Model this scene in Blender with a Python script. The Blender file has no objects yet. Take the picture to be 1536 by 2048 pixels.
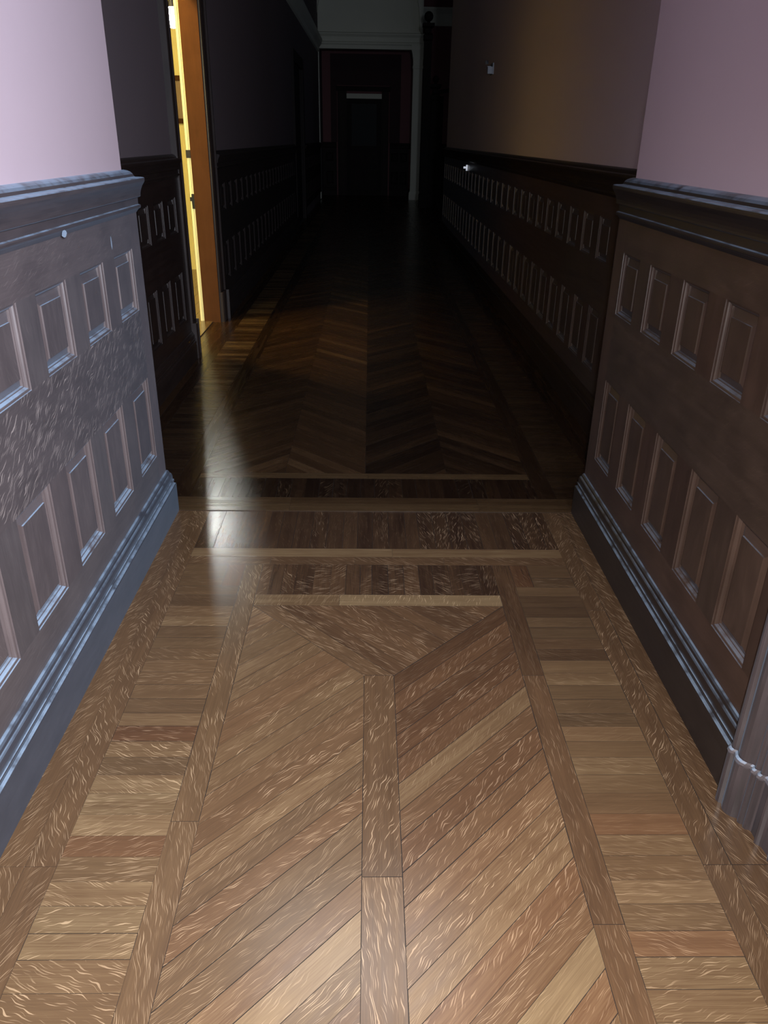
import bpy, math, random
from mathutils import Vector
random.seed(7)
scn = bpy.context.scene
COL = scn.collection

# ------------------------------------------------------------------ materials
class NT:
    """small helper to wire shader nodes"""
    def __init__(s, name):
        s.m = bpy.data.materials.new(name); s.m.use_nodes = True
        s.t = s.m.node_tree; s.n = s.t.nodes; s.l = s.t.links
        s.b = s.n['Principled BSDF']
    def node(s, kind, **kw):
        x = s.n.new(kind)
        for k, v in kw.items(): setattr(x, k, v)
        return x
    def link(s, a, b): s.l.new(a, b)
    def math(s, op, a, b=None, c=None, clamp=False):
        x = s.node('ShaderNodeMath', operation=op, use_clamp=clamp)
        for i, v in enumerate((a, b, c)):
            if v is None: continue
            if isinstance(v, (int, float)): x.inputs[i].default_value = v
            else: s.link(v, x.inputs[i])
        return x.outputs[0]
    def mix(s, f, a, b, blend='MIX'):
        x = s.node('ShaderNodeMix', data_type='RGBA', blend_type=blend)
        for i, v in ((0, f), (6, a), (7, b)):
            if isinstance(v, (int, float)): x.inputs[i].default_value = v
            elif isinstance(v, tuple): x.inputs[i].default_value = (*v, 1)
            else: s.link(v, x.inputs[i])
        return x.outputs[2]
    def noise(s, vec, scale=1.0, detail=2.0, rough=.5):
        x = s.node('ShaderNodeTexNoise'); s.link(vec, x.inputs['Vector'])
        x.inputs['Scale'].default_value = scale; x.inputs['Detail'].default_value = detail
        x.inputs['Roughness'].default_value = rough
        return x.outputs[0]
    def attr(s, name):
        x = s.node('ShaderNodeAttribute'); x.attribute_name = name
        return x.outputs['Fac']
    def vec(s, x, y, z):
        c = s.node('ShaderNodeCombineXYZ')
        for i, v in enumerate((x, y, z)):
            if isinstance(v, (int, float)): c.inputs[i].default_value = v
            else: s.link(v, c.inputs[i])
        return c.outputs[0]
    def sep(s, v):
        x = s.node('ShaderNodeSeparateXYZ'); s.link(v, x.inputs[0]); return x.outputs
    def smooth(s, v, lo, hi):
        x = s.node('ShaderNodeMapRange', interpolation_type='SMOOTHSTEP')
        s.link(v, x.inputs[0]); x.inputs[1].default_value = lo; x.inputs[2].default_value = hi
        return x.outputs[0]

def oak(name, dark, mid, light, fleck, rough, fig_gain=1.0, coat=0.0, spec=.5, blotch=.25, bump=.15, sheen=0., edge_highlight=0.):
    """quarter-sawn oak: every board carries its own tone, seed, figure strength and figure direction"""
    k = NT(name)
    uv = k.node('ShaderNodeUVMap'); uv.uv_map = 'grain'
    fg = k.node('ShaderNodeUVMap'); fg.uv_map = 'figure'
    tone, seed, fig, red = (k.attr(a) for a in ('tone', 'seed', 'fig', 'red'))
    u, v, _ = k.sep(uv.outputs[0]); a, b, _ = k.sep(fg.outputs[0])
    sz = k.math('MULTIPLY', seed, 91.7)
    # pores / growth lines along the board
    g1 = k.noise(k.vec(k.math('MULTIPLY', u, 9), k.math('MULTIPLY', v, 330), sz), 1, 3, .6)
    g2 = k.noise(k.vec(k.math('MULTIPLY', u, 2.2), k.math('MULTIPLY', v, 42), sz), 1, 2, .5)
    bl = k.noise(k.vec(k.math('MULTIPLY', u, 7), k.math('MULTIPLY', v, 11), sz), 1, 2, .5)
    t = k.math('ADD', tone, k.math('MULTIPLY', k.math('SUBTRACT', g1, .5), .34))
    t = k.math('ADD', t, k.math('MULTIPLY', k.math('SUBTRACT', g2, .5), .22))
    t = k.math('ADD', t, k.math('MULTIPLY', k.math('SUBTRACT', bl, .5), blotch), clamp=True)
    r = k.node('ShaderNodeValToRGB'); k.link(t, r.inputs[0])
    e = r.color_ramp.elements
    e[0].position, e[0].color = 0, (*dark, 1); e[1].position, e[1].color = 1, (*light, 1)
    x = e.new(.5); x.color = (*mid, 1)
    col = k.mix(k.math('MULTIPLY', red, .55), r.outputs[0], k.mix(1.0, r.outputs[0], (1.18, .80, .74), 'MULTIPLY'))
    # medullary ray flecks: short wandering light threads
    w1 = k.noise(k.vec(k.math('MULTIPLY', a, 16), k.math('MULTIPLY', b, 26), sz), 1, 1, .5)
    bb = k.math('ADD', k.math('MULTIPLY', b, k.math('ADD', 165, k.math('MULTIPLY', k.math('FRACT', k.math('MULTIPLY', seed, 7.3)), 150))), k.math('MULTIPLY', w1, 6))
    rows = k.math('FLOOR', bb)
    fr = k.math('SUBTRACT', k.math('FRACT', bb), .5)
    # each row of flecks is broken into dashes of its own
    n1 = k.noise(k.vec(k.math('ADD', k.math('MULTIPLY', a, 27), k.math('MULTIPLY', rows, 17.31)), k.math('MULTIPLY', rows, 5.37), sz), 1, 0, .5)
    jit = k.math('MULTIPLY', k.math('SUBTRACT', k.noise(k.vec(k.math('MULTIPLY', a, 60), k.math('MULTIPLY', rows, 3.7), sz), 1, 1, .5), .5), .7)
    wid = k.math('MULTIPLY', k.math('SUBTRACT', n1, .485), .85, clamp=True)
    d = k.math('ABSOLUTE', k.math('ADD', fr, jit))
    line = k.smooth(k.math('SUBTRACT', wid, d), -.02, .07)
    patch = k.smooth(k.noise(k.vec(k.math('MULTIPLY', u, 9), k.math('MULTIPLY', v, 24), k.math('ADD', sz, 7.7)), 1, 1, .5), .30, .52)
    f = k.math('MULTIPLY', k.math('MULTIPLY', line, patch), k.math('MULTIPLY', fig, fig_gain), clamp=True)
    fc = k.mix(.65, fleck, k.mix(1.0, col, (2.3, 2.35, 2.4), 'MULTIPLY'))
    col = k.mix(f, col, fc)
    if edge_highlight:                                   # patchy blue highlight on worn upward edges, mixed into the colour
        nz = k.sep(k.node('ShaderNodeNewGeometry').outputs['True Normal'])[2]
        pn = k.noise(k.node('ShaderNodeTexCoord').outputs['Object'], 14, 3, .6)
        df = k.math('MULTIPLY', k.smooth(nz, .35, .85), k.math('MULTIPLY', k.smooth(pn, .25, .6), edge_highlight), clamp=True)
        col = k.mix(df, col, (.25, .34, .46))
    k.link(col, k.b.inputs['Base Color'])
    rg = k.math('ADD', rough - .06, k.math('MULTIPLY', g2, .14))
    k.link(rg, k.b.inputs['Roughness'])
    k.b.inputs['Specular IOR Level'].default_value = spec
    k.b.inputs['Coat Weight'].default_value = coat
    if sheen:
        k.b.inputs['Sheen Weight'].default_value = sheen; k.b.inputs['Sheen Roughness'].default_value = .35; k.b.inputs['Sheen Tint'].default_value = (.50, .72, 1, 1)
    k.b.inputs['Coat Roughness'].default_value = .22
    bp = k.node('ShaderNodeBump'); bp.inputs['Strength'].default_value = bump; bp.inputs['Distance'].default_value = .0006
    k.link(g1, bp.inputs['Height']); k.link(bp.outputs[0], k.b.inputs['Normal'])
    return k.m

def plaster(name, c1, c2, rough=.75, spec=.25):
    k = NT(name)
    tc = k.node('ShaderNodeTexCoord').outputs['Object']
    n = k.noise(tc, 2.2, 4, .55)
    k.link(k.mix(n, c1, c2), k.b.inputs['Base Color'])
    k.b.inputs['Roughness'].default_value = rough
    k.b.inputs['Specular IOR Level'].default_value = spec
    bp = k.node('ShaderNodeBump'); bp.inputs['Strength'].default_value = .06; bp.inputs['Distance'].default_value = .002
    k.link(k.noise(tc, 220, 2, .5), bp.inputs['Height']); k.link(bp.outputs[0], k.b.inputs['Normal'])
    return k.m

def plain(name, c, rough=.5, metal=0., emit=None, estr=0.):
    k = NT(name)
    tc = k.node('ShaderNodeTexCoord').outputs['Object']
    n = k.noise(tc, 40, 2, .5)
    k.link(k.mix(n, tuple(x * .85 for x in c), tuple(min(1, x * 1.12) for x in c)), k.b.inputs['Base Color'])
    k.b.inputs['Roughness'].default_value = rough; k.b.inputs['Metallic'].default_value = metal
    if emit:
        k.b.inputs['Emission Color'].default_value = (*emit, 1); k.b.inputs['Emission Strength'].default_value = estr
    return k.m

M_FLOOR = oak('oak_floor', (.022, .0125, .0085), (.105, .0645, .033), (.275, .200, .108), (.50, .38, .25), .23, fig_gain=1.0, spec=.42, blotch=.16, bump=.05)
M_WAIN = oak('oak_wainscot', (.024, .0175, .016), (.060, .048, .048), (.105, .086, .084), (.40, .34, .30), .40, fig_gain=1.5, spec=.5, blotch=.5, bump=.1, sheen=.09, edge_highlight=.75)
M_WAIN_R = oak('oak_wainscot_brown', (.012, .0068, .0050), (.036, .0225, .0165), (.074, .047, .034), (.16, .105, .075), .38, fig_gain=.6, spec=.45, blotch=.5, bump=.1, sheen=.02, edge_highlight=.24)
M_FLOOR_FAR = oak('oak_floor_dimmed', (.008, .004, .0024), (.037, .0205, .0098), (.105, .068, .034), (.22, .15, .085), .26, fig_gain=.8, spec=.40, blotch=.16, bump=.05)
M_BASE = oak('oak_baseboard', (.014, .014, .017), (.031, .034, .044), (.058, .062, .078), (.2, .19, .2), .36, fig_gain=.3, spec=.5, blotch=.6, bump=.1, sheen=.16, edge_highlight=.6)
M_BASE_R = oak('oak_baseboard_black', (.009, .0065, .006), (.020, .0155, .0145), (.04, .031, .029), (.1, .08, .07), .34, fig_gain=.3, spec=.5, blotch=.5, bump=.1, sheen=.012, edge_highlight=.45)
M_CASE = oak('oak_casing', (.020, .016, .016), (.050, .041, .043), (.09, .076, .08), (.2, .18, .18), .36, fig_gain=.3, spec=.55, blotch=.8, bump=.1, sheen=.10, edge_highlight=.8)
M_CAP = oak('oak_cap', (.018, .0135, .0125), (.044, .035, .036), (.08, .065, .066), (.2, .18, .18), .36, fig_gain=.3, spec=.5, blotch=.6, bump=.1, sheen=.06, edge_highlight=.6)
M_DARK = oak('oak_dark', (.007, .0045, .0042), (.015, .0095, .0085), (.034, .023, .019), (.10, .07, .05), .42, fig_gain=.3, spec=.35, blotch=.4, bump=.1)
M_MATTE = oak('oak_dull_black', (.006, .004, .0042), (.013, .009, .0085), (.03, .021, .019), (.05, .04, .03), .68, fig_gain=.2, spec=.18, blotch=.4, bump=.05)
M_JAMB = oak('oak_honey', (.030, .0125, .0045), (.070, .030, .0105), (.10, .046, .017), (.2, .1, .03), .75, fig_gain=.15, spec=.06, blotch=.4)
M_GAP = plain('dark_seam', (.006, .0035, .0025), .8)
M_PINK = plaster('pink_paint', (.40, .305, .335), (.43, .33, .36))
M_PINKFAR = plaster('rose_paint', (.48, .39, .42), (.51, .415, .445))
M_PINKSHADE = plaster('rose_paint_shaded', (.105, .08, .088), (.118, .09, .097))  # rose paint darkened to carry the shade on the hall's left wall
M_RED = plaster('dark_red_paint', (.13, .055, .06), (.16, .07, .07))
M_CREAM = plaster('cream_paint', (.78, .72, .36), (.82, .76, .40), .6, .1)
M_PLASTER = plaster('ivory_plaster', (.52, .53, .44), (.58, .58, .5), .7)
M_CEIL = plaster('ceiling_paint', (.55, .54, .5), (.6, .59, .55))
M_BLACK = plain('black_iron', (.012, .011, .011), .45, .6)
M_METAL = plain('bright_metal', (.75, .76, .78), .3, 1.)
M_PEWTER = plain('grey_metal', (.22, .23, .26), .5, .7)
M_BULB = plain('lit_glass_globe', (1, .97, .9), .3, 0, (1, .95, .84), 35)
M_GLASS = plain('dark_door_glass', (.01, .011, .013), .75)

# ------------------------------------------------------------------ mesh builder
class MB:
    def __init__(s):
        s.v = []; s.f = []; s.uv = []; s.fg = []; s.at = []; s.mi = []
    def face(s, pts, g=None, n=None, tone=.5, seed=None, fig=0., red=0., ang=0., mi=0):
        """pts 3-D polygon; g grain direction, n cross-grain direction (both 3-D)"""
        pts = [Vector(p) for p in pts]
        if g is None: g = Vector((0, 1, 0))
        g = Vector(g)
        if n is None:
            nn = (pts[1] - pts[0]).cross(pts[2] - pts[1])
            n = nn.cross(g)
            n = n.normalized() if n.length > 1e-9 else Vector((0, 0, 1))
        n = Vector(n)
        if seed is None: seed = random.random()
        i0 = len(s.v); s.v += [tuple(p) for p in pts]
        s.f.append(tuple(range(i0, i0 + len(pts))))
        ca, sa = math.cos(ang), math.sin(ang)
        off = seed * 53.0
        for p in pts:
            u, v = p.dot(g), p.dot(n)
            s.uv.append((u, v)); s.fg.append((u * ca + v * sa + off % 3.1, -u * sa + v * ca + off % 2.3))
        s.at.append((tone, seed, fig, red)); s.mi.append(mi)
    def box(s, lo, hi, g=(0, 1, 0), skip='', **kw):
        x0, y0, z0 = lo; x1, y1, z1 = hi
        if kw.get('seed') is None: kw['seed'] = random.random()
        F = {'-x': [(x0, y1, z0), (x0, y0, z0), (x0, y0, z1), (x0, y1, z1)], '+x': [(x1, y0, z0), (x1, y1, z0), (x1, y1, z1), (x1, y0, z1)],
             '-y': [(x0, y0, z0), (x1, y0, z0), (x1, y0, z1), (x0, y0, z1)], '+y': [(x1, y1, z0), (x0, y1, z0), (x0, y1, z1), (x1, y1, z1)],
             '-z': [(x0, y0, z0), (x0, y1, z0), (x1, y1, z0), (x1, y0, z0)], '+z': [(x0, y0, z1), (x1, y0, z1), (x1, y1, z1), (x0, y1, z1)]}
        for k, q in F.items():
            if k not in skip.split(): s.face(q, g=g, **kw)
    def sweep(s, path, prof, side, g_of_seg=None, caps=True, **kw):
        """sweep a (p,z) profile along a plan polyline with mitred corners; side=+1 offsets to the left of travel"""
        P = [Vector((x, y)) for x, y in path]
        nr = []
        for i in range(len(P) - 1):
            d = (P[i + 1] - P[i]).normalized(); nr.append(Vector((-d.y, d.x)) * side)
        mit = []
        for i in range(len(P)):
            if i == 0: mit.append(nr[0])
            elif i == len(P) - 1: mit.append(nr[-1])
            else:
                m = (nr[i - 1] + nr[i]); m = m / m.length; mit.append(m / max(.2, m.dot(nr[i])))
        rings = [[(P[i].x + mit[i].x * p, P[i].y + mit[i].y * p, z) for p, z in prof] for i in range(len(P))]
        for i in range(len(P) - 1):
            d = (P[i + 1] - P[i]).normalized(); sd = random.random()
            for j in range(len(prof) - 1):
                a, b, c, e = rings[i][j], rings[i + 1][j], rings[i + 1][j + 1], rings[i][j + 1]
                q = [a, b, c, e] if side < 0 else [a, e, c, b]
                s.face(q, g=(d.x, d.y, 0), seed=sd, **kw)
        if caps:
            for r in (rings[0], rings[-1]): s.face(r, g=(0, 0, 1), **kw)
    def lathe(s, c, prof, n=20, **kw):
        rings = [[(c[0] + r * math.cos(2 * math.pi * i / n), c[1] + r * math.sin(2 * math.pi * i / n), c[2] + z) for i in range(n)] for r, z in prof]
        sd = random.random()
        for j in range(len(prof) - 1):
            for i in range(n):
                k = (i + 1) % n
                s.face([rings[j][i], rings[j][k], rings[j + 1][k], rings[j + 1][i]], g=(0, 0, 1), n=(1, 0, 0), seed=sd, **kw)
    def build(s, name, mats, parent=None, smooth=False, merge=False):
        me = bpy.data.meshes.new(name); me.from_pydata(s.v, [], s.f)
        for nm, data in (('grain', s.uv), ('figure', s.fg)):
            l = me.uv_layers.new(name=nm); l.data.foreach_set('uv', [c for p in data for c in p])
        for i, nm in enumerate(('tone', 'seed', 'fig', 'red')):
            a = me.attributes.new(nm, 'FLOAT', 'FACE'); a.data.foreach_set('value', [t[i] for t in s.at])
        for m in (mats if isinstance(mats, (list, tuple)) else [mats]): me.materials.append(m)
        me.polygons.foreach_set('material_index', s.mi)
        if merge:
            import bmesh
            bm = bmesh.new(); bm.from_mesh(me); bmesh.ops.remove_doubles(bm, verts=bm.verts, dist=1e-5)
            bmesh.ops.recalc_face_normals(bm, faces=bm.faces); bm.to_mesh(me); bm.free()
        if smooth: me.polygons.foreach_set('use_smooth', [True] * len(me.polygons))
        me.update()
        o = bpy.data.objects.new(name, me); COL.objects.link(o)
        if parent: o.parent = parent; o.matrix_parent_inverse = parent.matrix_world.inverted()
        return o

def empty(name, loc=(0, 0, 0)):
    o = bpy.data.objects.new(name, None); COL.objects.link(o); o.location = loc
    o.empty_display_size = .1
    bpy.context.view_layer.update()
    return o
def struct(o, label=None, cat=None):
    o['kind'] = 'structure'
    if label: o['label'] = label
    if cat: o['category'] = cat
    return o
def thing(o, label, cat, group=None):
    o['label'] = label; o['category'] = cat
    if group: o['group'] = group
    return o

# ------------------------------------------------------------------ plan (metres; x right, y along the hall, z up)
YB = -1.6                        # back end of the near passage
YE = 3.066                       # end of the near passage (plaster corner)
XL, XR = -.895, .970             # near plaster planes
FL, FR = -1.330, 1.300           # hall plaster planes
YS = 14.6                        # hall's right wall stops, stair hall opens
YEND = 24.3
WP = .028                        # wainscot face stands this far off the plaster
ROOMX = -1.500                   # inner face of the hall's left wall
D0, D1, DZ = 5.92, 7.0, 2.62      # lit doorway

# ------------------------------------------------------------------ FLOOR: one parquet mesh of individual boards
fl = MB()
def clip(poly, a, b, c):
    """keep a*x+b*y<=c"""
    out = []
    for i in range(len(poly)):
        p, q = poly[i], poly[(i + 1) % len(poly)]
        dp, dq = a * p[0] + b * p[1] - c, a * q[0] + b * q[1] - c
        if dp <= 0: out.append(p)
        if dp * dq < 0:
            t = dp / (dp - dq); out.append((p[0] + t * (q[0] - p[0]), p[1] + t * (q[1] - p[1])))
    return out
FZ = 0.0; FMI = 0
def board(poly, g, tone, fig=None, red=None, ang=None, gap=None, z=None):
    if len(poly) < 3: return
    A = sum(poly[i][0] * poly[(i + 1) % len(poly)][1] - poly[(i + 1) % len(poly)][0] * poly[i][1] for i in range(len(poly)))
    if abs(A) < 2e-4: return
    if A < 0: poly = poly[::-1]
    gap = 1.3 * (random.choice((.0002, .0003, .00045, .0007)) if gap is None else gap)
    q = poly
    P = list(poly)
    for i in range(len(P)):                       # shrink by the seam width
        (x0, y0), (x1, y1) = P[i], P[(i + 1) % len(P)]
        L = math.hypot(x1 - x0, y1 - y0)
        if L < 1e-6: continue
        nx, ny = (y1 - y0) / L, -(x1 - x0) / L
        q = clip(q, nx, ny, nx * x0 + ny * y0 - gap)
        if len(q) < 3: return
    gl = math.hypot(*g); g = (g[0] / gl, g[1] / gl)
    if fig is None: fig = random.choice((.12, .35, .6, .9))
    if ang is None: ang = random.choice((-1, 1)) * random.uniform(.12, .75)
    fl.face([(x, y, FZ if z is None else z) for x, y in q], g=(g[0], g[1], 0), n=(-g[1], g[0], 0), tone=tone, fig=fig, ang=ang,
            red=random.random() if red is None else red, mi=FMI)
R = lambda x0, x1, y0, y1: [(x0, y0), (x1, y0), (x1, y1), (x0, y1)]
rnd = random.uniform
def lengthwise(x0, x1, y0, y1, tone, dt=.05, lmin=1.0, lmax=1.9, **kw):
    y = y0
    while y < y1:
        L = min(rnd(lmin, lmax), y1 - y)
        if y1 - y - L < .3: L = y1 - y
        board(R(x0, x1, y, y + L), (0, 1), tone + rnd(-dt, dt), **kw); y += L
# --- near passage
BL = (-.700, -.473); SL = (-.473, -.405); CS = (-.008, .084); SR = (.485, .553); BR = (.553, .779)
for x0, x1, t in ((-.90, -.772, .40), (-.772, -.70, .36), (.779, .846, .30), (.846, .98, .27)):
    for y0, y1 in ((YB, 1.25), (1.25, 3.118)):
        lengthwise(x0, x1, y0, y1, t, .03, fig=.8, red=.35, ang=random.choice((-.5, .45)))
lengthwise(SL[0], SL[1], YB, 2.64, .42, .03, fig=.75, red=.2, ang=.25)
lengthwise(SR[0], SR[1], YB, 1.1, .40, .02, fig=.42, red=.5, ang=.05)
lengthwise(SR[0], SR[1], 1.1, 1.95, .32, .02, fig=.40, red=.5, ang=.05)
lengthwise(SR[0], SR[1], 1.95, 2.64, .20, .02, fig=.2, red=.5, ang=.05)
# centre strip with its two-sided point
yy = [YB, -.4, .55, 1.22, 1.949]
for i in range(4):
    p = R(CS[0], CS[1], yy[i], yy[i + 1])
    board(p, (0, 1), (.46, .44, .47, .34)[i], fig=1., red=.35, ang=(.22, -.2, .15, -.35)[i], gap=.0006)
c0, dc = 1.862, .0895
# left mitre strip (runs down-right from the top-left corner into the centre strip)
m = R(SL[1], CS[1], 1.8, 2.346); m = clip(m, 1, 1, 2.033); m = clip(m, -1, -1, -1.940); m = clip(m, 1, -1, -(1.949 - .084))
m = clip(m, 0, -1, -1.949)
board(m, (1, -1), .36, fig=1., red=.3, ang=.12, gap=.0006)
# left field, right field; nearer boards lightened to stand in for floor glare
LT = {0: .44, 1: .40, 2: .55, 3: .40, 4: .47, 5: .46, 6: .47, 7: .47, 8: .60, 9: .46, 10: .42, 11: .60, 12: .52}
RT = {0: .20, 1: .30, 2: .24, 3: .28, 4: .31, 5: .52, 6: .40, 7: .37, 8: .42, 9: .45, 10: .45, 11: .55, 12: .45, 13: .45, 14: .62, 15: .5}
for k in range(-12, 46):
    lo, hi = c0 - dc * (k + 1), c0 - dc * k
    p = clip(clip(R(SL[1], CS[0], YB, 2.346), -1, 1, hi), 1, -1, -lo); p = clip(p, 1, 1, 1.940)
    board(p, (1, 1), LT.get(k, .48) + rnd(-.03, .03) + (.07 if k >= 7 else 0), fig={4: .9, 9: .9, 12: .9}.get(k, rnd(.25, .75)), red=rnd(.1, .5), ang=rnd(-.25, .3), gap=random.choice((.0003, .0005, .0007)))
    if k >= 0:
        p = clip(clip(R(CS[1], SR[0], YB, 2.346), -1, 1, hi), 1, -1, -lo)
        board(p, (1, 1), RT.get(k, .46) + rnd(-.02, .02) + (.07 if k >= 9 else 0), fig=(.25 if k in (0, 5, 14) else rnd(.45, .8)), red=(.15 if k in (5, 14) else rnd(.35, .8)), ang=rnd(-.1, .35), gap=random.choice((.0003, .0005, .0008)))
# the triangle that closes the field
for k in range(0, 12):
    lo, hi = 2.033 + dc * k, 2.033 + dc * (k + 1)
    p = clip(clip(R(SL[1], SR[0], 1.9, 2.346), 1, 1, hi), -1, -1, -lo); p = clip(p, 1, -1, -c0 - .001)
    board(p, (1, -1), (.24, .33, .36, .28, .33, .2)[k % 6], fig=(1., .9, .6, .8, .5, .9)[k % 6], red=.5, ang=(.1, .15, -.1, .2, .1, .4)[k % 6])
# block bands
ys = [2.64, 2.545, 2.478, 2.415, 2.341, 2.276, 2.215, 2.147, 2.088, 2.028, 1.963, 1.902, 1.836, 1.773, 1.718, 1.657, 1.595, 1.532, 1.468, 1.401, 1.336, 1.276, 1.21, 1.149, 1.085, 1.027, .959]
rt = [.30, .24, .40, .24, .18, .36, .27, .29, .20, .46, .47, .38, .36, .31, .52, .47, .53, .49, .42, .50, .52, .46, .58, .46, .53, .56, .52]
lt = [.40, .36, .38, .30, .47, .55, .38, .45, .44, .46, .47, .46, .36, .52, .30, .50, .35, .56, .56, .60, .42, .48, .56, .57, .56, .50, .46]
while ys[-1] > YB: ys.append(ys[-1] - .0632)
for i in range(len(ys) - 1):
    y0, y1 = ys[i + 1], ys[i]
    a = rt[i] if i < len(rt) else rnd(.4, .6); b = lt[i] if i < len(lt) else rnd(.38, .6)
    xr0 = .622 if i < 2 else BR[0]
    xl1 = -.54 if i < 2 else BL[1]
    board(R(xr0, BR[1], y0, y1), (1, 0), a, fig=(.6 if i > 20 else random.choice((.05, .12, .35))), red=(.8 if i in (19, 24) else rnd(0, .3)), ang=rnd(-.4, .4))
    board(R(BL[0], xl1, y0, y1), (1, 0), b, fig=(rnd(.6, 1.) if i > 13 else random.choice((.15, .3, .5))), red=(1. if i in (14,) else (.8 if i in (20,) else rnd(0, .25))), ang=rnd(-.5, .5))
board(R(.553, .622, 2.478, 2.64), (0, 1), .22, fig=.3); board(R(-.54, -.473, 2.478, 2.64), (0, 1), .38, fig=.3)
# cross rows at the head of the near field
for x0, x1, t in ((-.405, -.10, .40), (-.10, .485, .50)): board(R(x0, x1, 2.346, 2.42), (1, 0), t + .13, fig=.5, red=.05, ang=1.3)
xs = [-.405, -.365, -.318, -.27, -.202, -.138, -.082, -.027, .017, .078, .138, .196, .249, .312, .357, .423, .485]
for i in range(len(xs) - 1):
    board(R(xs[i], xs[i + 1], 2.42, 2.64), (0, 1), (.30, .16, .14, .13, .18, .24, .16, .18, .07, .13, .22, .10, .10, .12, .05, .08)[i], fig=(1, .1, .8, .9, 1, .9, .1, .9, .6, .9, 1, .1, .9, .8, .9, .7)[i], red=.5, ang=rnd(.2, 1.35) * random.choice((-1, 1)))
for x0, x1, t in ((-.70, -.38, .36), (-.38, -.05, .30), (-.05, .30, .30), (.30, .779, .30)): board(R(x0, x1, 2.64, 2.703), (1, 0), t, fig=.6, red=.4)
for x0, x1, t in ((-.70, .1, .46), (.1, .779, .44)): board(R(x0, x1, 2.703, 2.772), (1, 0), t + .10, fig=.05, red=.1)
xs = [-.70, -.625, -.546, -.483, -.42, -.368, -.308, -.236, -.17, -.103, -.043, .02, .088, .159, .215, .28, .345, .41, .472, .533, .6, .663, .733, .779]
for i in range(len(xs) - 1):
    board(R(xs[i], xs[i + 1], 2.772, 3.118), (0, 1), rnd(.05, .14) + (.06 if i < 4 else 0), fig=(1. if 14 <= i <= 17 or i > 19 else random.choice((.1, .1, .5))), red=.5, ang=rnd(-.3, .3), gap=.0006)
# --- hall beyond the threshold (a touch higher: a fine lip)
FZ = .003; FMI = 2                          # floor oak darkened in colour to stand in for light falling off
for y0, y1, t in ((3.119, 3.195, .62), (3.195, 3.261, .56)):
    for x0, x1 in ((-1.28, -.35), (-.35, .5), (.5, 1.26)): board(R(x0, x1, y0, y1), (1, 0), t + rnd(-.03, .03), fig=.05, red=.1)
x = -.82
while x < .79:
    w = min(.0655, .79 - x)
    board(R(x, x + w, 3.261, 3.483), (0, 1), rnd(.0, .12), fig=random.choice((.1, .3, 1.)), red=.6, ang=rnd(-.9, .9)); x += w
for x0, x1 in ((-.82, 0), (0, .79)): board(R(x0, x1, 3.483, 3.549), (1, 0), .64, fig=.05, red=.1)
for x0, x1, y0, y1 in ((-.916, -.82, 3.261, YEND), (.79, .88, 3.261, YEND), (-1.225, -1.15, 3.261, YEND), (1.11, 1.18, 3.261, YEND)):
    lengthwise(x0, x1, y0, y1, .13, .02, fig=.3, red=.4)
lengthwise(-1.30, -1.225, 3.261, YEND, .30, .04, fig=.3); lengthwise(1.18, 1.30, 3.261, YEND, .25, .04, fig=.3)
lengthwise(-1.385, -1.30, D0, D1, .36, .04, fig=.3)
y = 3.261
while y < YEND:
    h = .0655 if y < 12 else .26
    board(R(-1.15, -.916, y, y + h), (1, 0), (random.choice((.3, .5, .65, .8)) if y > 4.9 else rnd(.1, .35)), fig=.1, red=.1); board(R(.88, 1.11, y, y + h), (1, 0), rnd(.2, .45), fig=.1, red=.1); y += h  # nearest left-band boards darkened in tone for the shade there
for j, (x0, x1) in enumerate(((-.82, -.41), (-.41, -.013), (-.013, .39), (.39, .79))):
    s = 1 if j in (0, 2) else -1
    y = 2.5
    while y < YEND + 1:
        h = .0895 if y < 11 else .358
        # band between two parallel 45-degree lines through (x0,y) and (x0,y+h)
        p = R(x0, x1, 3.549, YEND)
        lo, hi = y - s * x0, y + h - s * x0
        p = clip(clip(p, -s, 1, hi), s, -1, -lo)
        board(p, (1, s), (.30, .38, .08, .16)[j] + rnd(-.09, .09) + (.22 if random.random() < .15 else 0), fig=random.choice((.1, .3, .6)), red=.45, ang=rnd(-.4, .4)); y += h  # column tones carry the light: left half brighter, right half darker
for y in range(15, 24): 
    for x in range(4): board(R(1.30 + x, 2.30 + x, y - .4, y + .6), (0, 1), .2, fig=0)
# dark bed the boards lie on, thin lip at the threshold
fl.face([(-3, YB, -.0015), (6, YB, -.0015), (6, 3.118, -.0015), (-3, 3.118, -.0015)], tone=0, mi=1)
fl.face([(-1.6, 3.118, .0012), (6, 3.118, .0012), (6, YEND + .3, .0012), (-1.6, YEND + .3, .0012)], tone=0, mi=1)
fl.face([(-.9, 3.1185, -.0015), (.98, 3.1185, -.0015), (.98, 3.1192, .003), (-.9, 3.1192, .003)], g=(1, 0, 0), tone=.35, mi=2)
# boards of the lit room
FMI = 0
for i in range(32): board(R(-4.7 + i * .1, -4.6 + i * .1, 4.0, 10.0), (0, 1), .5 + rnd(-.05, .05), fig=.1)
fl.face([(-4.8, 3.9, .0012), (-1.45, 3.9, .0012), (-1.45, 10.1, .0012), (-4.8, 10.1, .0012)], tone=0, mi=1)
floor = struct(fl.build('floor', [M_FLOOR, M_GAP, M_FLOOR_FAR]), 'polished oak parquet floor with diagonal boards inside light and dark border strips', 'floor')

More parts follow.
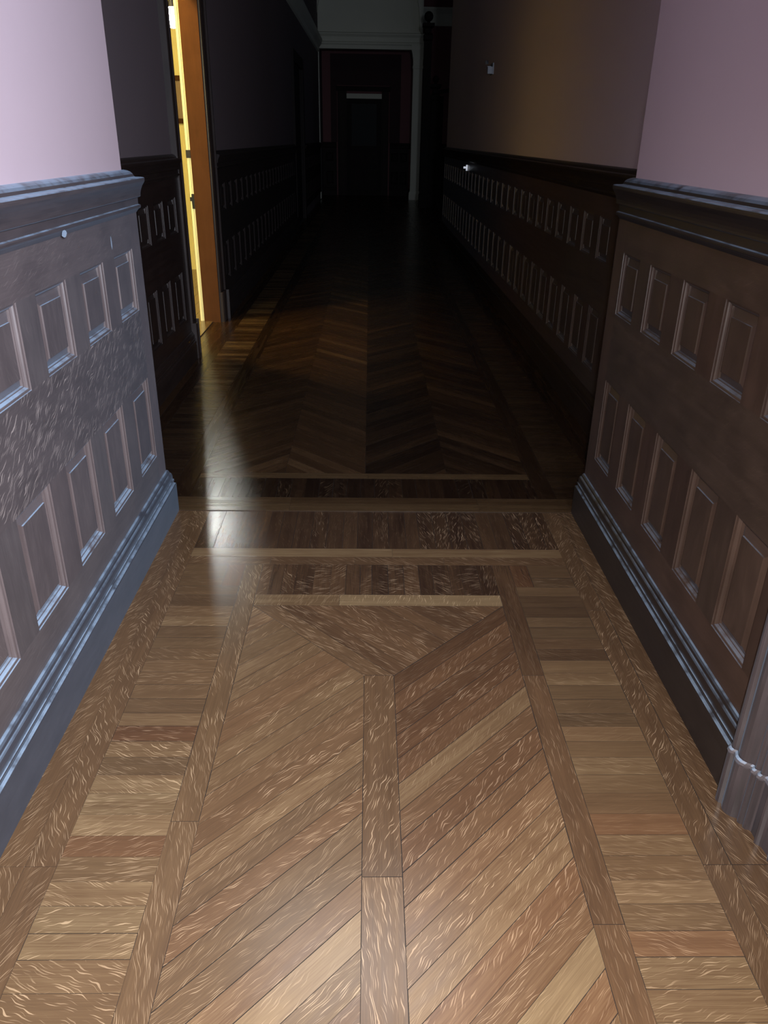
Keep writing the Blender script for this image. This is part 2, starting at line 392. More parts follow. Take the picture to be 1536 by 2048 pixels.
# ------------------------------------------------------------------ WALLS
def wallbox(name, boxes, mat, label):
    m = MB()
    for lo, hi in boxes: m.box(lo, hi)
    return struct(m.build(name, mat), label, 'wall')
ZC = 4.9
wallbox('wall_near_left', [((FL, YB, 0), (XL, YE, 3.4))], M_PINK, 'pale pink plaster wall at left above the grey-brown panelling')
wallbox('wall_near_right', [((XR, 1.25, 0), (FR, YE, 3.4)), ((XR, YB, 0), (FR, .35, 3.4)), ((XR, .35, 2.4), (FR, 1.25, 3.4)), ((1.10, .35, 0), (FR, 1.25, 2.4))], M_PINK, 'mauve pink plaster wall at right above the dark panelling')
wallbox('wall_far_left', [((ROOMX, YE, 0), (FL, D0, ZC)), ((ROOMX, D0, DZ), (FL, D1, ZC)), ((ROOMX, D1, 0), (FL, 15.15, ZC)), ((ROOMX, 15.15, 2.65), (FL, 16.95, ZC)), ((ROOMX, 16.95, 0), (FL, YEND, ZC))], M_PINKSHADE, 'rose plaster wall darkened for shade, with the lit doorway in it')
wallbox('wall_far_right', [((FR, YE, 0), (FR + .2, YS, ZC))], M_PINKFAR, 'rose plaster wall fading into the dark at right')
wallbox('wall_end', [((-1.8, YEND, 0), (7, YEND + .2, ZC + 1))], M_RED, 'dark red plaster wall closing the end of the hall')
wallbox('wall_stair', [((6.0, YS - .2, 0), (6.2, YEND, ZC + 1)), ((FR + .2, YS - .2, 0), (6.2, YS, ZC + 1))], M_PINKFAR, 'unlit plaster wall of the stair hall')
wallbox('ceiling', [((FL, YB, 3.4), (FR, YE, 3.5)), ((ROOMX, YE, ZC), (FR + .2, YS, ZC + .1)), ((ROOMX, YS, ZC + .9), (7, YEND + .2, ZC + 1))], M_CEIL, 'pale ceiling over the passage and hall')
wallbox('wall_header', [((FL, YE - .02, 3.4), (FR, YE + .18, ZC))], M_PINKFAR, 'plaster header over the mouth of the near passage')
# the lit room behind the doorway
wallbox('wall_room', [((-4.8, 3.9, 0), (-4.7, 10.1, 3.4)), ((-4.7, 3.9, 0), (ROOMX, 4.0, 3.4)), ((-4.7, 10, 0), (ROOMX, 10.1, 3.4)), ((-4.8, 3.9, 3.4), (ROOMX, 10.1, 3.5))], M_CREAM, 'cream painted wall of the brightly lit side room')

# ------------------------------------------------------------------ PANELLING
CAP = [(0, 1.384), (.008, 1.384), (.017, 1.3815), (.025, 1.377), (.031, 1.370), (.034, 1.362), (.036, 1.3605), (.053, 1.3595), (.0595, 1.3585), (.0625, 1.356), (.063, 1.351), (.0625, 1.345),
       (.060, 1.340), (.055, 1.331), (.0505, 1.320), (.0475, 1.309), (.0465, 1.301), (.0465, 1.295), (.044, 1.2925), (.0385, 1.2915), (.0375, 1.290), (.0365, 1.268), (.0385, 1.2665), (.0425, 1.2655), (.044, 1.262), (.0435, 1.257), (.041, 1.2535), (.037, 1.2515), (.033, 1.246), (.029, 1.240), (0, 1.240)]
BASE = [(0, .203), (.031, .203), (.0345, .200), (.038, .194), (.0405, .187), (.043, .184), (.0455, .180), (.0475, .171), (.048, .163), (.0475, .157), (.049, .1545), (.0515, .153), (.0525, .149), (.0515, .145), (.0495, .1435), (.0495, .138), (.0535, .1345), (.0565, .133), (.058, .129), (.058, 0), (0, 0)]
PROF = [(0, 0), (.0005, .0035), (.0045, .0045), (.0065, .0055), (.0085, .0095), (.0115, .013), (.0140, .0142), (.0150, .0205), (.0165, .0205), (.0395, .0100), (.0402, .0060)]   # inset, depth

def panel_mesh(P, N, Wd, w, h, tone, fig, red=.3):
    """raised-and-fielded panel. P lower-left corner on frame face, Wd unit width dir, N outward; local coords"""
    m = MB(); P, N, Wd = Vector(P), Vector(N), Vector(Wd); Z = Vector((0, 0, 1))
    def ring(i, d): return [P + Wd * a + Z * b - N * d for a, b in ((i, i), (w - i, i), (w - i, h - i), (i, h - i))]
    rs = [ring(i, d) for i, d in PROF]
    fl_ = Wd.cross(Z).dot(N) < 0
    sd = random.random()
    for a, b in zip(rs[:-1], rs[1:]):
        for k in range(4):
            q = [a[k], a[(k + 1) % 4], b[(k + 1) % 4], b[k]]
            m.face(q[::-1] if fl_ else q, g=(Wd if k % 2 == 0 else Z), n=(Z if k % 2 == 0 else Wd), tone=tone, seed=sd, fig=fig * .2, red=red)
    q = rs[-1]
    m.face(q[::-1] if fl_ else q, g=Z, n=Wd, tone=tone, seed=sd, fig=fig, ang=random.uniform(-.5, .5), red=red)
    return m

def wainscot(name, label, xf, sgn, y0, y1, starts, wid, zu, zl, mat, tone, ends=(), rail_fig=.3, depth=None, midfig=None, redk=1.0):
    """panelling along y. xf face plane, sgn outward (+1 faces +x). starts: y of the near edge of every panel column."""
    root = struct(empty(name, (xf, y0, 0)), label, 'panelling')
    starts = sorted(starts)
    f = MB(); xb = xf - sgn * (.027 if depth is None else depth)
    a, b = min(xf, xb), max(xf, xb)
    zt, zb = 1.245, .19
    rnd_t = lambda: tone + random.uniform(-.08, .08)
    e0 = y0 if not ends else ends[0]; e1 = y1 if not ends else ends[1]
    for s0, s1 in ((y0, e0), (e1, y1)):                      # full-height end stiles
        if s1 - s0 > .005: f.box((a, s0, zb), (b, s1, zt), g=(0, 0, 1), tone=tone + .12, fig=.15, red=.5)
    def rail(z0, z1, fig, ang):
        y = e0
        while y < e1 - 1e-4:
            n = min(e1, y + random.uniform(1.4, 2.4))
            if e1 - n < .5: n = e1
            f.box((a, y, z0), (b, n, z1), g=(0, 1, 0), tone=rnd_t(), fig=fig, ang=ang, red=random.random() * redk); y = n
    rail(zu[1], zt, rail_fig, .3); rail(zl[1], zu[0], rail_fig if midfig is None else midfig, .55); rail(zb, zl[0], rail_fig * .6, .2)
    for z0, z1 in (zl, zu):
        edges = [e0]
        for s in starts: edges += [s, s + wid]
        edges.append(e1)
        for i in range(0, len(edges), 2):
            if edges[i + 1] - edges[i] > .002: f.box((a, edges[i], z0), (b, edges[i + 1], z1), g=(0, 0, 1), tone=rnd_t(), fig=rail_fig * .5, ang=.2, red=random.random() * redk)
    f.build('panel_frame', mat, root)
    for s in starts:
        for z0, z1 in (zl, zu):
            if sgn > 0: m = panel_mesh((xf, s, z0), (1, 0, 0), (0, 1, 0), wid, z1 - z0, rnd_t(), rail_fig * .8)
            else: m = panel_mesh((xf, s, z0), (-1, 0, 0), (0, 1, 0), wid, z1 - z0, rnd_t(), rail_fig * .8)
            m.build('raised_panel', mat, root)
    return root
ZU, ZLo = (.902, 1.124), (.311, .641)
ZUr, ZLr = (.909, 1.133), (.315, .650)
tl = wainscot('trim_1', 'weathered grey-brown oak panelling on the near left wall', XL + WP, 1, YB, YE + WP, [2.763 - .344 * i for i in range(0, 13)], .222, ZU, ZLo, M_WAIN, .55, (YB, 2.992), .14, midfig=1., redk=.35)
tr = wainscot('trim_2', 'dark brown oak panelling on the near right wall beside the door casing', XR - .030, -1, 1.46, YE + .03, [2.792 - .3055 * i for i in range(0, 5)], .195, ZUr, ZLr, M_WAIN_R, .5, (1.46, 2.995), .35)
wainscot('trim_3', 'unlit dark oak panelling between the near corner and the lit doorway', FL + WP, 1, YE + .03, 5.735, [3.27 + .352 * i for i in range(7)], .222, ZU, ZLo, M_DARK, .5, (YE + .03, 5.70), .2)
wainscot('trim_4', 'black oak panelling beyond the lit doorway', FL + WP, 1, 7.21, 14.95, [7.34 + .352 * i for i in range(21)], .222, ZU, ZLo, M_MATTE, .5, (7.21, 14.9), .1)
wainscot('trim_5', 'long dark oak panelling with many small panels on the far right wall', FR - WP, -1, YE + .03, YS, [YE + .205 + .352 * i for i in range(32)], .222, ZUr, ZLr, M_WAIN_R, .6, (YE + .03, YS - .1), .2)
wainscot('trim_6', 'dark oak panelling past the far left door', FL + WP, 1, 17.15, 22.6, [17.3 + .352 * i for i in range(14)], .222, ZU, ZLo, M_MATTE, .5, (17.15, 22.5), .1)

def rail_piece(name, mat, prof, path, side, label, cat, tone=.55, fig=.1, parent=None):
    m = MB(); m.sweep(path, prof, side, tone=tone, fig=fig, red=.3)
    o = m.build(name, mat, parent, merge=True)
    if parent is None: struct(o, label, cat)
    return o
rail_piece('trim_7', M_CAP, CAP, [(XL, YB), (XL, YE), (FL + .02, YE)], -1, 'worn moulded cap rail on the near left panelling', 'rail')
rail_piece('trim_8', M_BASE_R, CAP, [(XR, 1.455), (XR, YE), (FR - .02, YE)], 1, 'black moulded cap rail on the near right panelling', 'rail', .35)
rail_piece('trim_9', M_DARK, CAP, [(FL, YE + .07), (FL, 5.745)], -1, 'dark cap rail running to the lit doorway', 'rail')
rail_piece('trim_10', M_MATTE, CAP, [(FL, 7.2), (FL, 14.95)], -1, 'dark cap rail beyond the lit doorway', 'rail')
rail_piece('trim_11', M_DARK, CAP, [(FR, YE + .07), (FR, YS), (FR + .2, YS)], 1, 'dark cap rail along the far right wall', 'rail')
rail_piece('trim_12', M_MATTE, CAP, [(FL, 17.15), (FL, 22.6)], -1, 'dark cap rail past the far left door', 'rail')
rail_piece('baseboard_near_left', M_BASE, BASE, [(XL, YB), (XL, YE), (FL + .02, YE)], -1, 'tall bluish grey baseboard with moulded top at left', 'baseboard')
rail_piece('baseboard_near_right', M_BASE_R, BASE, [(XR, 1.452), (XR, YE), (FR - .02, YE)], 1, 'tall black baseboard with bright moulded edge at right', 'baseboard', .3)
rail_piece('baseboard_far_left', M_DARK, BASE, [(FL, YE + .06), (FL, 5.745)], -1, 'dark baseboard running to the lit doorway', 'baseboard')
rail_piece('baseboard_hall_left', M_MATTE, BASE, [(FL, 7.2), (FL, 14.95)], -1, 'dark baseboard beyond the lit doorway', 'baseboard')
rail_piece('baseboard_far_right', M_DARK, BASE, [(FR, YE + .06), (FR, YS), (FR + .2, YS)], 1, 'dark baseboard along the far right wall', 'baseboard')
# small pale paint chips on the left panelling
chip = MB()
for (y, z, dy, dz, p) in ((2.30, 1.247, .02, .010, .0445), (2.755, 1.170, .006, .022, .0285)):
    n = 9; c = [(XL + p, y + dy * math.cos(6.283 * i / n) * (1 + .2 * math.sin(3 * i)), z + dz * math.sin(6.283 * i / n)) for i in range(n)]
    chip.face(c, g=(0, 0, 1))
chip.build('paint_chip', plain('chipped_paint', (.24, .30, .38), .6), tl)

# ------------------------------------------------------------------ near right door casing (door itself just out of frame)
def casing_prof(dx=0.0):
    pts = [(1.458, 0), (1.458, .070), (1.452, .0745), (1.444, .0755), (1.438, .073), (1.434, .066), (1.428, .068), (1.420, .0715), (1.410, .072), (1.400, .0685), (1.392, .061), (1.387, .050), (1.383, .0465), (1.379, .050), (1.374, .0515), (1.369, .048), (1.366, .041), (1.362, .044), (1.357, .0455), (1.352, .042), (1.349, .033), (1.345, .030),
           (1.322, .030), (1.319, .034), (1.314, .0375), (1.308, .036), (1.303, .030), (1.298, .026), (1.272, .023), (1.268, .027), (1.262, .030), (1.255, .029), (1.250, .024), (1.250, 0)]
    return [(XR - p - (dx if p > 0 else 0), y) for y, p in pts]
def extrude_plan(m, pts, z0, z1, cap=True, **kw):
    sd = random.random(); n = len(pts)
    for i in range(n):
        (xa, ya), (xb, yb) = pts[i], pts[(i + 1) % n]
        m.face([(xa, ya, z0), (xb, yb, z0), (xb, yb, z1), (xa, ya, z1)], g=(0, 0, 1), seed=sd, **kw)
    if cap:
        m.face([(x, y, z1) for x, y in pts], g=(1, 0, 0), seed=sd, **kw); m.face([(x, y, z0) for x, y in pts], g=(1, 0, 0), seed=sd, **kw)
d1 = struct(empty('door_1', (XR, .8, 0)), 'moulded oak door casing at the right edge with a plinth block', 'door')
m = MB(); extrude_plan(m, casing_prof(), .172, 2.45, tone=.42, fig=.1, red=.2); m.build('door_casing', M_CASE, d1, merge=True)
m = MB(); extrude_plan(m, casing_prof(.007), 0, .158, tone=.4, fig=.1, red=.2)
pp, pq = casing_prof(.007), casing_prof(.002)                     # moulded top of the plinth block
for i in range(len(pp) - 1):
    for (z0, a, b, z1) in ((.158, pp, [(x - (.003 if x < XR else 0), y) for x, y in pp], .163), (.163, [(x - (.003 if x < XR else 0), y) for x, y in pp], pp, .169), (.169, pp, pq, .174)):
        m.face([(*a[i], z0), (*a[i + 1], z0), (*b[i + 1], z1), (*b[i], z1)], g=(0, 1, 0), tone=.8, fig=0)
m.build('plinth_block', M_CASE, d1, merge=True)
m = MB(); m.box((1.03, .37, .01), (1.075, 1.23, 2.38), g=(0, 0, 1), tone=.5); m.build('door_leaf', M_WAIN_R, d1)
m = MB(); m.box((XR - .02, 1.23, 0), (1.10, 1.25, 2.4), g=(0, 0, 1), tone=.5); m.box((XR - .02, .35, 0), (1.10, .37, 2.4), g=(0, 0, 1), tone=.5); m.box((XR - .02, .37, 2.38), (1.10, 1.23, 2.4), tone=.5)
m.build('door_jamb', M_WAIN_R, d1)

# ------------------------------------------------------------------ lit doorway on the left of the hall
d2 = struct(empty('door_2', (FL, 6.45, 0)), 'open doorway glowing yellow from the lit side room', 'door')
def casing_box(m, y0, y1, z0, z1, prj, flip):
    """vertical casing on the left wall: stepped and beaded plan"""
    o, i_ = (y0, y1) if not flip else (y1, y0); s = 1 if not flip else -1
    w = y1 - y0
    prof = [(0, 0), (0, prj * .9), (.012, prj), (.03, prj), (.038, prj * .7), (.06, prj * .55), (.075, prj * .62), (.10, prj * .62), (.11, prj * .5), (w - .03, prj * .5), (w - .022, prj * .7), (w - .008, prj * .7), (w, prj * .55), (w, 0)]
    extrude_plan(m, [(FL + p, o + s * d) for d, p in prof], z0, z1, tone=.6, fig=.1)
for y0, y1, fp in ((5.74, D0, False), (D1, 7.18, True)):
    m = MB(); casing_box(m, y0, y1, .26, DZ, .045, fp); m.build('door_casing', M_DARK, d2, merge=True)
    m = MB(); casing_box(m, y0 - .004, y1, 0, .26, .072, fp); m.build('plinth_block', M_DARK, d2, merge=True)
m = MB(); m.box((FL, 5.74, DZ), (FL + .045, 7.18, DZ + .18), tone=.5); m.build('head_casing', M_DARK, d2)
m = MB(); m.box((ROOMX + .002, D1 - .0, 0.003), (FL - .02, D1 + .02, DZ), g=(0, 0, 1), tone=.5, seed=.3, red=.4)
m.box((-1.462, D1 - .018, .003), (FL + .012, D1 + .01, DZ), g=(0, 0, 1), tone=.5, seed=.4, red=.45, fig=.2); m.build('door_jamb', M_JAMB, d2)
m = MB()
for x0, x1, yo in ((-1.476, -1.4625, .004), (-1.488, -1.476, .012), (-1.497, -1.488, .006)): m.box((x0, D1 - yo, .003), (x1, D1 + .02, DZ), g=(0, 0, 1))
m.build('painted_door_stop', M_CREAM, d2)
m = MB(); m.box((ROOMX, D0 - .02, .003), (FL + .01, D0, DZ), g=(0, 0, 1), tone=.4); m.build('door_jamb', M_DARK, d2)
m = MB(); m.box((ROOMX, D0, DZ - .02), (FL + .01, D1, DZ), g=(0, 1, 0), tone=.4); m.build('head_jamb', M_DARK, d2)
m = MB(); m.box((ROOMX, D0, .002), (-1.387, D1, .012), g=(0, 1, 0), tone=.6, fig=.2); m.build('door_sill', M_FLOOR, d2)
m = MB(); m.box((-1.4835, D1 - .016, .945), (-1.466, D1 - .0005, 1.06), g=(0, 0, 1)); m.box((-1.4975, D1 - .020, 1.005), (-1.4835, D1 - .002, 1.035), g=(0, 0, 1)); m.build('strike_plate', M_BLACK, d2)
m = MB(); m.box((-1.499, D1 - .020, 1.333), (-1.463, D1 - .0005, 1.391), g=(0, 0, 1)); m.build('bolt_keeper', M_BLACK, d2)

# wall lamp in the room just behind the doorway
lampc = Vector((-1.69, 7.8, 2.40))
ws = thing(empty('wall_lamp', (ROOMX, lampc.y, 2.40)), 'glowing white globe wall lamp seen through the lit doorway', 'lamp')
m = MB(); m.lathe(lampc, [(.0, -.08)] + [(.08 * math.sin(math.pi * i / 16), -.08 * math.cos(math.pi * i / 16)) for i in range(1, 16)] + [(.0, .08)], 24)
m.build('glass_globe', M_BULB, ws, smooth=True, merge=True)
m = MB(); m.lathe(lampc + Vector((0, 0, .112)), [(.03, -.038), (.032, -.036), (.03, -.02), (.02, .01), (.012, .028), (0, .03)], 16)
m.box((lampc.x - .008, lampc.y - .008, 2.527), (ROOMX, lampc.y + .008, 2.543)); m.build('lamp_arm', M_BLACK, ws)
m = MB(); m.box((ROOMX - .018, lampc.y - .05, 2.44), (ROOMX, lampc.y + .05, 2.59)); m.build('back_plate', M_BLACK, ws)
pf = thing(empty('picture_frame', (-2.1, 9.99, 1.9)), 'brown framed picture on the lit room wall behind the doorway', 'picture')
m = MB()
for lo, hi in (((-2.3, 9.965, 1.62), (-2.25, 10, 2.1)), ((-1.85, 9.965, 1.62), (-1.8, 10, 2.1)), ((-2.25, 9.965, 1.62), (-1.85, 10, 1.67)), ((-2.25, 9.965, 2.05), (-1.85, 10, 2.1))): m.box(lo, hi, g=(0, 0, 1), tone=.4)
m.build('frame', M_JAMB, pf); m = MB(); m.box((-2.25, 9.985, 1.67), (-1.85, 9.995, 2.05)); m.build('picture_sheet', plain('picture_tone', (.25, .18, .12), .6), pf)

# ------------------------------------------------------------------ fittings on the far right wall
f1 = thing(empty('wall_bracket', (FR, 9.55, 2.2)), 'small pale metal bracket high on the dark right wall', 'bracket')
m = MB(); m.box((FR - .012, 9.40, 2.13), (FR, 9.60, 2.235)); m.box((FR - .06, 9.42, 2.135), (FR - .012, 9.45, 2.20)); m.box((FR - .05, 9.54, 2.16), (FR - .012, 9.57, 2.215)); m.build('bracket_plate', M_PEWTER, f1)
m = MB(); m.lathe((FR - .02, 9.86, 2.272), [(0, -.022), (.016, -.016), (.022, 0), (.016, .016), (0, .022)], 12); m.build('hook', M_PEWTER, f1)
XW = FR - WP
f2 = thing(empty('light_switch', (XW, 11.15, 1.17)), 'tiny shiny metal switch plate on the far right panelling', 'switch')
m = MB(); m.box((XW - .02, 11.06, 1.135), (XW - .001, 11.16, 1.205)); m.build('switch_plate', M_METAL, f2)
m = MB(); m.box((XW - .05, 11.09, 1.16), (XW - .02, 11.11, 1.185)); m.build('switch_toggle', M_METAL, f2)
# ------------------------------------------------------------------ far left door, end wall door, arch, stair
d3 = struct(empty('door_3', (FL, 16.05, 0)), 'black closed door in the left wall far down the hall', 'door')
m = MB(); m.box((FL - .08, 15.15, .004), (FL - .03, 16.95, 2.65), g=(0, 0, 1), tone=.3); m.box((FL - .03, 16.92, .004), (FL + .002, 16.95, 2.65), g=(0, 0, 1), tone=.3)
m.build('door_leaf', M_MATTE, d3)
m = MB()
for lo, hi in (((FL, 14.97, .004), (FL + .04, 15.15, 2.83)), ((FL, 16.95, .004), (FL + .04, 17.13, 2.83)), ((FL, 15.15, 2.65), (FL + .04, 16.95, 2.83))): m.box(lo, hi, g=(0, 0, 1), tone=.4)
m.build('door_casing', M_MATTE, d3)
d4 = struct(empty('door_4', (-.17, YEND, 0)), 'dark panelled door with a glazed top at the end of the hall', 'door')
m = MB()
for x0, x1 in ((-.91, -.66), (.31, .51)): 
    m.box((x0, YEND - .06, .004), (x1, YEND, 2.66), g=(0, 0, 1), tone=.7); m.box((x0 + .05, YEND - .085, .2), (x1 - .05, YEND - .06, 2.6), g=(0, 0, 1), tone=.8)
m.build('door_casing', M_MATTE, d4)
m = MB(); m.box((-.95, YEND - .1, 2.66), (.55, YEND, 2.78), g=(1, 0, 0), tone=.3); m.build('head_casing', M_MATTE, d4)
m = MB(); m.box((-.66, YEND - .05, 2.48), (.31, YEND - .005, 2.60), g=(1, 0, 0)); m.build('transom_bar', M_PLASTER, d4)
m = MB(); m.box((-.66, YEND - .03, .004), (.31, YEND, 2.48), g=(0, 0, 1), tone=.3); 
for z0, z1 in ((.15, .7), (.85, 1.15)):
    for x0, x1 in ((-.56, -.2), (-.15, .21)): m.box((x0, YEND - .042, z0), (x1, YEND - .03, z1), g=(0, 0, 1), tone=.5)
m.build('door_leaf', M_MATTE, d4)
m = MB(); m.box((-.52, YEND - .036, 1.3), (.17, YEND - .0305, 2.35)); m.build('door_glass', M_GLASS, d4)
m = MB(); m.lathe((-.11, YEND - .07, 1.83), [(0, -.018), (.012, -.014), (.018, 0), (.012, .014), (0, .018)], 12); m.build('door_knocker', M_METAL, d4)
# panelling of the end wall
root = struct(empty('trim_13', (0, YEND, 0)), 'low dark panelling either side of the end door', 'panelling')
fm = MB()
yf = YEND - WP
for x0, x1, cols in ((-1.33, -.95, [-1.25]), (.55, 1.10, [.60, .85]), (1.3, 5.9, [])):
    fm.box((x0, yf, .19), (x1, YEND, .311), g=(1, 0, 0), tone=.5); fm.box((x0, yf, .641), (x1, YEND, .902), g=(1, 0, 0), tone=.6); fm.box((x0, yf, 1.124), (x1, YEND, 1.245), g=(1, 0, 0), tone=.6)
    ed = [x0]
    for c in cols: ed += [c, c + .2]
    ed.append(x1)
    for i in range(0, len(ed), 2):
        for z0, z1 in ((.311, .641), (.902, 1.124)): fm.box((ed[i], yf, z0), (ed[i + 1], YEND, z1), g=(0, 0, 1), tone=.6)
    for c in cols:
        for z0, z1 in ((.311, .641), (.902, 1.124)): panel_mesh((c, yf, z0), (0, -1, 0), (1, 0, 0), .2, z1 - z0, .4, .1).build('raised_panel', M_MATTE, root)
fm.build('panel_frame', M_MATTE, root)
for x0, x1, nm in ((-1.33, -.95, 'trim_14'), (.55, 5.9, 'trim_15')):
    rail_piece(nm, M_MATTE, CAP, [(x0, YEND), (x1, YEND)], -1, 'dark cap rail on the end wall ' + ('left' if x0 < 0 else 'right') + ' of the door', 'rail')
    rail_piece('baseboard_end_' + ('left' if x0 < 0 else 'right'), M_MATTE, BASE, [(x0, YEND), (x1, YEND)], -1, 'dark baseboard on the end wall ' + ('left' if x0 < 0 else 'right') + ' of the door', 'baseboard')
# shade around the end door, put in as near-black slabs
m = MB(); m.box((-1.10, YEND - .015, 1.386), (-.93, YEND, 3.55)); m.box((.53, YEND - .015, 1.386), (.83, YEND, 3.55)); m.box((-.93, YEND - .015, 2.80), (.53, YEND, 3.55))
struct(m.build('trim_16', plaster('end_door_shade', (.03, .014, .017), (.04, .02, .022))), 'near-black field around the end door, shade laid on as colour', 'shade panel')
# plaster arch across the hall
YA = 22.8
ar = struct(empty('trim_17', (1.2, YA, 0)), 'pale plaster arch with a square pillar across the end of the hall', 'arch')
def pillar(name, x0, x1, parent):
    m = MB(); xc, h = (x0 + x1) / 2, (x1 - x0) / 2
    prof = [(1.25, .004), (1.25, .16), (1.15, .20), (1.0, .23), (1.0, 3.10), (1.10, 3.12), (1.10, 3.17), (1.02, 3.19), (1.05, 3.30), (1.25, 3.45), (1.45, 3.52), (1.45, 3.64)]
    for (a, z0), (b, z1) in zip(prof[:-1], prof[1:]):
        ra = [(xc + sx * h * a, YA + sy * h * a, z0) for sx, sy in ((-1, -1), (1, -1), (1, 1), (-1, 1))]; rb = [(xc + sx * h * b, YA + sy * h * b, z1) for sx, sy in ((-1, -1), (1, -1), (1, 1), (-1, 1))]
        for k in range(4): m.face([ra[k], ra[(k + 1) % 4], rb[(k + 1) % 4], rb[k]], g=(0, 0, 1))
    m.build(name, M_PLASTER, parent)
pillar('pillar', 1.08, 1.32, ar); 
m = MB(); m.box((-1.46, YA - .14, .004), (-1.34 + .03, YA + .14, 3.64), g=(0, 0, 1)); m.build('wall_pier', M_PLASTER, ar)
m = MB(); BEAM = [(0, 3.52), (.02, 3.52), (.03, 3.60), (.06, 3.63), (.06, 3.66), (.02, 3.68), (.03, 3.78), (.08, 3.83), (.09, 3.86), (0, 3.88)]
m.sweep([(-1.5, YA - .12), (1.36, YA - .12), (1.36, YA + .12)], BEAM, -1); m.box((-1.5, YA - .12, 3.52), (1.36, YA + .12, 3.86)); m.build('beam', M_PLASTER, ar)
m = MB(); m.box((-1.5, YA - .1, 3.86), (1.30, YA + .1, 5.8)); m.build('wall_above_beam', M_PLASTER, ar)
for x, s, nm in ((-1.40, 1, 'arch_brace'), (1.26, -1, 'arch_brace')):
    m = MB(); n = 10
    pts = [(x, 3.86)] + [(x + s * (.05 + .75 * (1 - math.cos(math.pi / 2 * i / n))), 3.95 + 1.5 * math.sin(math.pi / 2 * i / n)) for i in range(n + 1)] + [(x, 5.45)]
    for i in range(len(pts) - 1):
        (xa, za), (xb, zb) = pts[i], pts[i + 1]
        m.face([(xa, YA - .26, za), (xb, YA - .26, zb), (xb, YA - .1, zb), (xa, YA - .1, za)])
    m.face([(a, YA - .26, b) for a, b in pts]); m.build(nm, M_PLASTER, ar)
# cornices
COR = [(0, 3.42), (.03, 3.44), (.04, 3.52), (.10, 3.60), (.12, 3.66), (.12, 3.70), (0, 3.70)]
rail_piece('trim_18', M_PLASTER, COR, [(FL, 13.0), (FL, YA - .3)], -1, 'pale plaster cornice high on the far left wall', 'cornice')
COR2 = [(0, 4.22), (.03, 4.23), (.05, 4.5), (.12, 4.6), (.12, 4.64), (0, 4.64)]
rail_piece('trim_19', M_PLASTER, COR2, [(1.36, YEND), (5.9, YEND)], -1, 'pale plaster cornice on the stair hall wall', 'cornice')
# staircase at the right of the far hall
st = thing(empty('staircase', (1.5, 19.5, 0)), 'black silhouetted staircase with ball-topped newel posts right of the pale pillar', 'staircase')
def newel(x, y, h, r, ball):
    m = MB()
    q = [(r * 1.15, .004), (r * 1.15, .3), (r, .34), (r, h - .5), (r * 1.2, h - .47), (r * 1.2, h - .38), (r * .8, h - .34), (r * .8, h - .26), (r * 1.5, h - .22), (r * 1.5, h - .16)]
    for (a, z0), (b, z1) in zip(q[:-1], q[1:]):
        ra = [(x + sx * a, y + sy * a, z0) for sx, sy in ((-1, -1), (1, -1), (1, 1), (-1, 1))]; rb = [(x + sx * b, y + sy * b, z1) for sx, sy in ((-1, -1), (1, -1), (1, 1), (-1, 1))]
        for k in range(4): m.face([ra[k], ra[(k + 1) % 4], rb[(k + 1) % 4], rb[k]], g=(0, 0, 1), tone=.2)
    m.face([(x + sx * r * 1.5, y + sy * r * 1.5, h - .16) for sx, sy in ((-1, -1), (1, -1), (1, 1), (-1, 1))], g=(0, 1, 0), tone=.2)
    o = m.build('newel_post', M_MATTE, st)
    m = MB(); m.lathe((x, y, h - .16), [(r * .5, 0), (r * .4, .03)] + [(ball * math.sin(math.pi * i / 10), .03 + ball - ball * math.cos(math.pi * i / 10)) for i in range(1, 11)], 16, tone=.2)
    m.build('ball_finial', M_MATTE, o, smooth=True)
newel(1.265, 20.0, 3.95, .085, .10); newel(1.50, 20.4, 2.80, .085, .075)
m = MB()
for i in range(11): m.box((1.6 + i * .28, 20.25, .004), (1.9 + i * .28, 21.6, .18 + .175 * i), g=(0, 1, 0), tone=.3)
m.build('treads', M_MATTE, st)
m = MB(); L = 3.0
for dx, dz, ddy in ((0, 0, 0),):
    a, b = Vector((1.46, 20.4, 2.42)), Vector((1.9, 20.4, 2.50)); c = Vector((4.7, 20.4, 4.2))
    for p, q in ((a, b), (b, c)):
        w = .05
        m.face([p + Vector((0, -w, 0)), q + Vector((0, -w, 0)), q + Vector((0, -w, .08)), p + Vector((0, -w, .08))]); m.face([p + Vector((0, -w, .08)), q + Vector((0, -w, .08)), q + Vector((0, w, .08)), p + Vector((0, w, .08))]); m.face([p + Vector((0, w, 0)), q + Vector((0, w, 0)), q + Vector((0, w, .08)), p + Vector((0, w, .08))]); m.face([p + Vector((0, -w, 0)), q + Vector((0, -w, 0)), q + Vector((0, w, 0)), p + Vector((0, w, 0))])
m.build('handrail', M_MATTE, st)
m = MB(); m.box((1.25, 20.36, .004), (1.7, 20.44, 2.40), g=(0, 0, 1), tone=.25); m.build('stair_side_panel', M_MATTE, st)

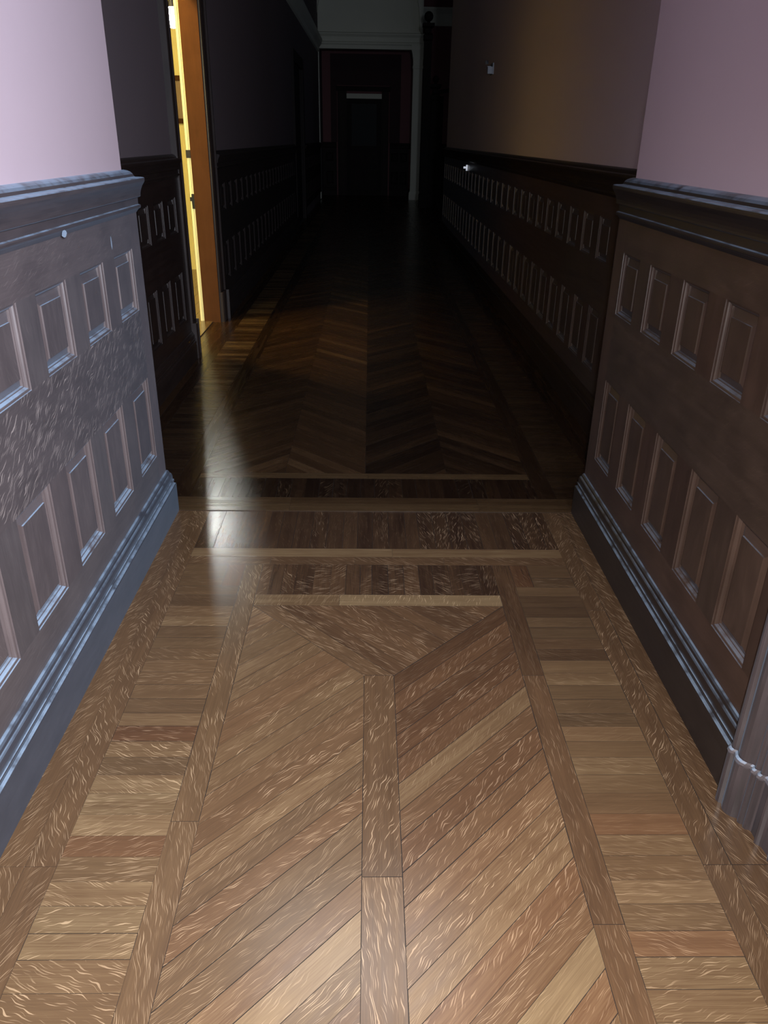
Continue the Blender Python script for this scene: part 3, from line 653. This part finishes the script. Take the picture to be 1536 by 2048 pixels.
# ------------------------------------------------------------------ LIGHT
def area(name, loc, to, size, power, col, sy=None, spread=None):
    d = bpy.data.lights.new(name, 'AREA'); d.energy = power; d.color = col; d.size = size
    if sy: d.shape = 'RECTANGLE'; d.size_y = sy
    if spread: d.spread = math.radians(spread)
    o = bpy.data.objects.new(name, d); COL.objects.link(o); o.location = loc
    o.rotation_euler = (Vector(to) - Vector(loc)).to_track_quat('-Z', 'Y').to_euler()
    return o
def point(name, loc, power, col, r=.05):
    d = bpy.data.lights.new(name, 'POINT'); d.energy = power; d.color = col; d.shadow_soft_size = r
    o = bpy.data.objects.new(name, d); COL.objects.link(o); o.location = loc; return o
def spot(name, loc, to, power, col, ang, blend, r):
    d = bpy.data.lights.new(name, 'SPOT'); d.energy = power; d.color = col; d.spot_size = math.radians(ang); d.spot_blend = blend; d.shadow_soft_size = r
    o = bpy.data.objects.new(name, d); COL.objects.link(o); o.location = loc
    o.rotation_euler = (Vector(to) - Vector(loc)).to_track_quat('-Z', 'Y').to_euler()
    return o
spot('torch', (.03, -.05, 1.56), (.05, .90, 0), 365, (1.0, .97, .95), 142, 1.0, .03)
area('passage_light', (.80, -.9, 2.0), (-.95, 2.2, 1.7), .6, 116, (.80, .89, 1.06), None, 92)
area('glare_light', (-.05, 2.9, 3.36), (-.05, .9, 0), 1.25, 4.6, (.88, .94, 1.0), None, 65)  # added unseen soft light that makes the glare on the near floor
point('room_light', (-1.97, 6.42, 3.22), 170, (1, .72, .27), .08)
point('room_fill', (-1.95, 4.7, 1.9), 85, (1, .86, .42), .15)
point('lamp_light', (-1.68, 7.70, 2.39), 52, (.97, 1, .92), .012)
area('stair_window_light', (5.6, 18.8, 3.0), (-1.3, 18.8, 2.0), 1.6, 4.0, (.55, .68, 1.0))
area('end_hall_light', (.4, 17.0, 4.72), (.4, 22.8, 2.9), .5, .36, (1, .98, .84), None, 70)
w = bpy.data.worlds.new('dark'); scn.world = w; w.use_nodes = True
w.node_tree.nodes['Background'].inputs[0].default_value = (.35, .5, 1, 1)
w.node_tree.nodes['Background'].inputs[1].default_value = .0

# ------------------------------------------------------------------ CAMERA
cd = bpy.data.cameras.new('camera'); cam = bpy.data.objects.new('camera', cd); COL.objects.link(cam)
F, pit, yaw, rol = 1552.9, math.radians(25.693), math.radians(1.328), math.radians(.955)
f = Vector((math.sin(yaw) * math.cos(pit), math.cos(yaw) * math.cos(pit), -math.sin(pit)))
r0 = Vector((math.cos(yaw), -math.sin(yaw), 0)); u0 = r0.cross(f)
rt = r0 * math.cos(rol) + u0 * math.sin(rol); up = -r0 * math.sin(rol) + u0 * math.cos(rol)
from mathutils import Matrix
Mx = Matrix((rt, up, -f)).transposed().to_4x4(); Mx.translation = (0, 0, 1.5)
cam.matrix_world = Mx
cd.sensor_fit = 'VERTICAL'; cd.sensor_height = 36; cd.lens = 36 * F / 2048
cd.clip_start = .02; cd.clip_end = 100
scn.camera = cam
scn.view_settings.view_transform = 'Standard'
scn.view_settings.look = 'None'
scn.cycles.max_bounces = 8
scn.cycles.use_denoising = True
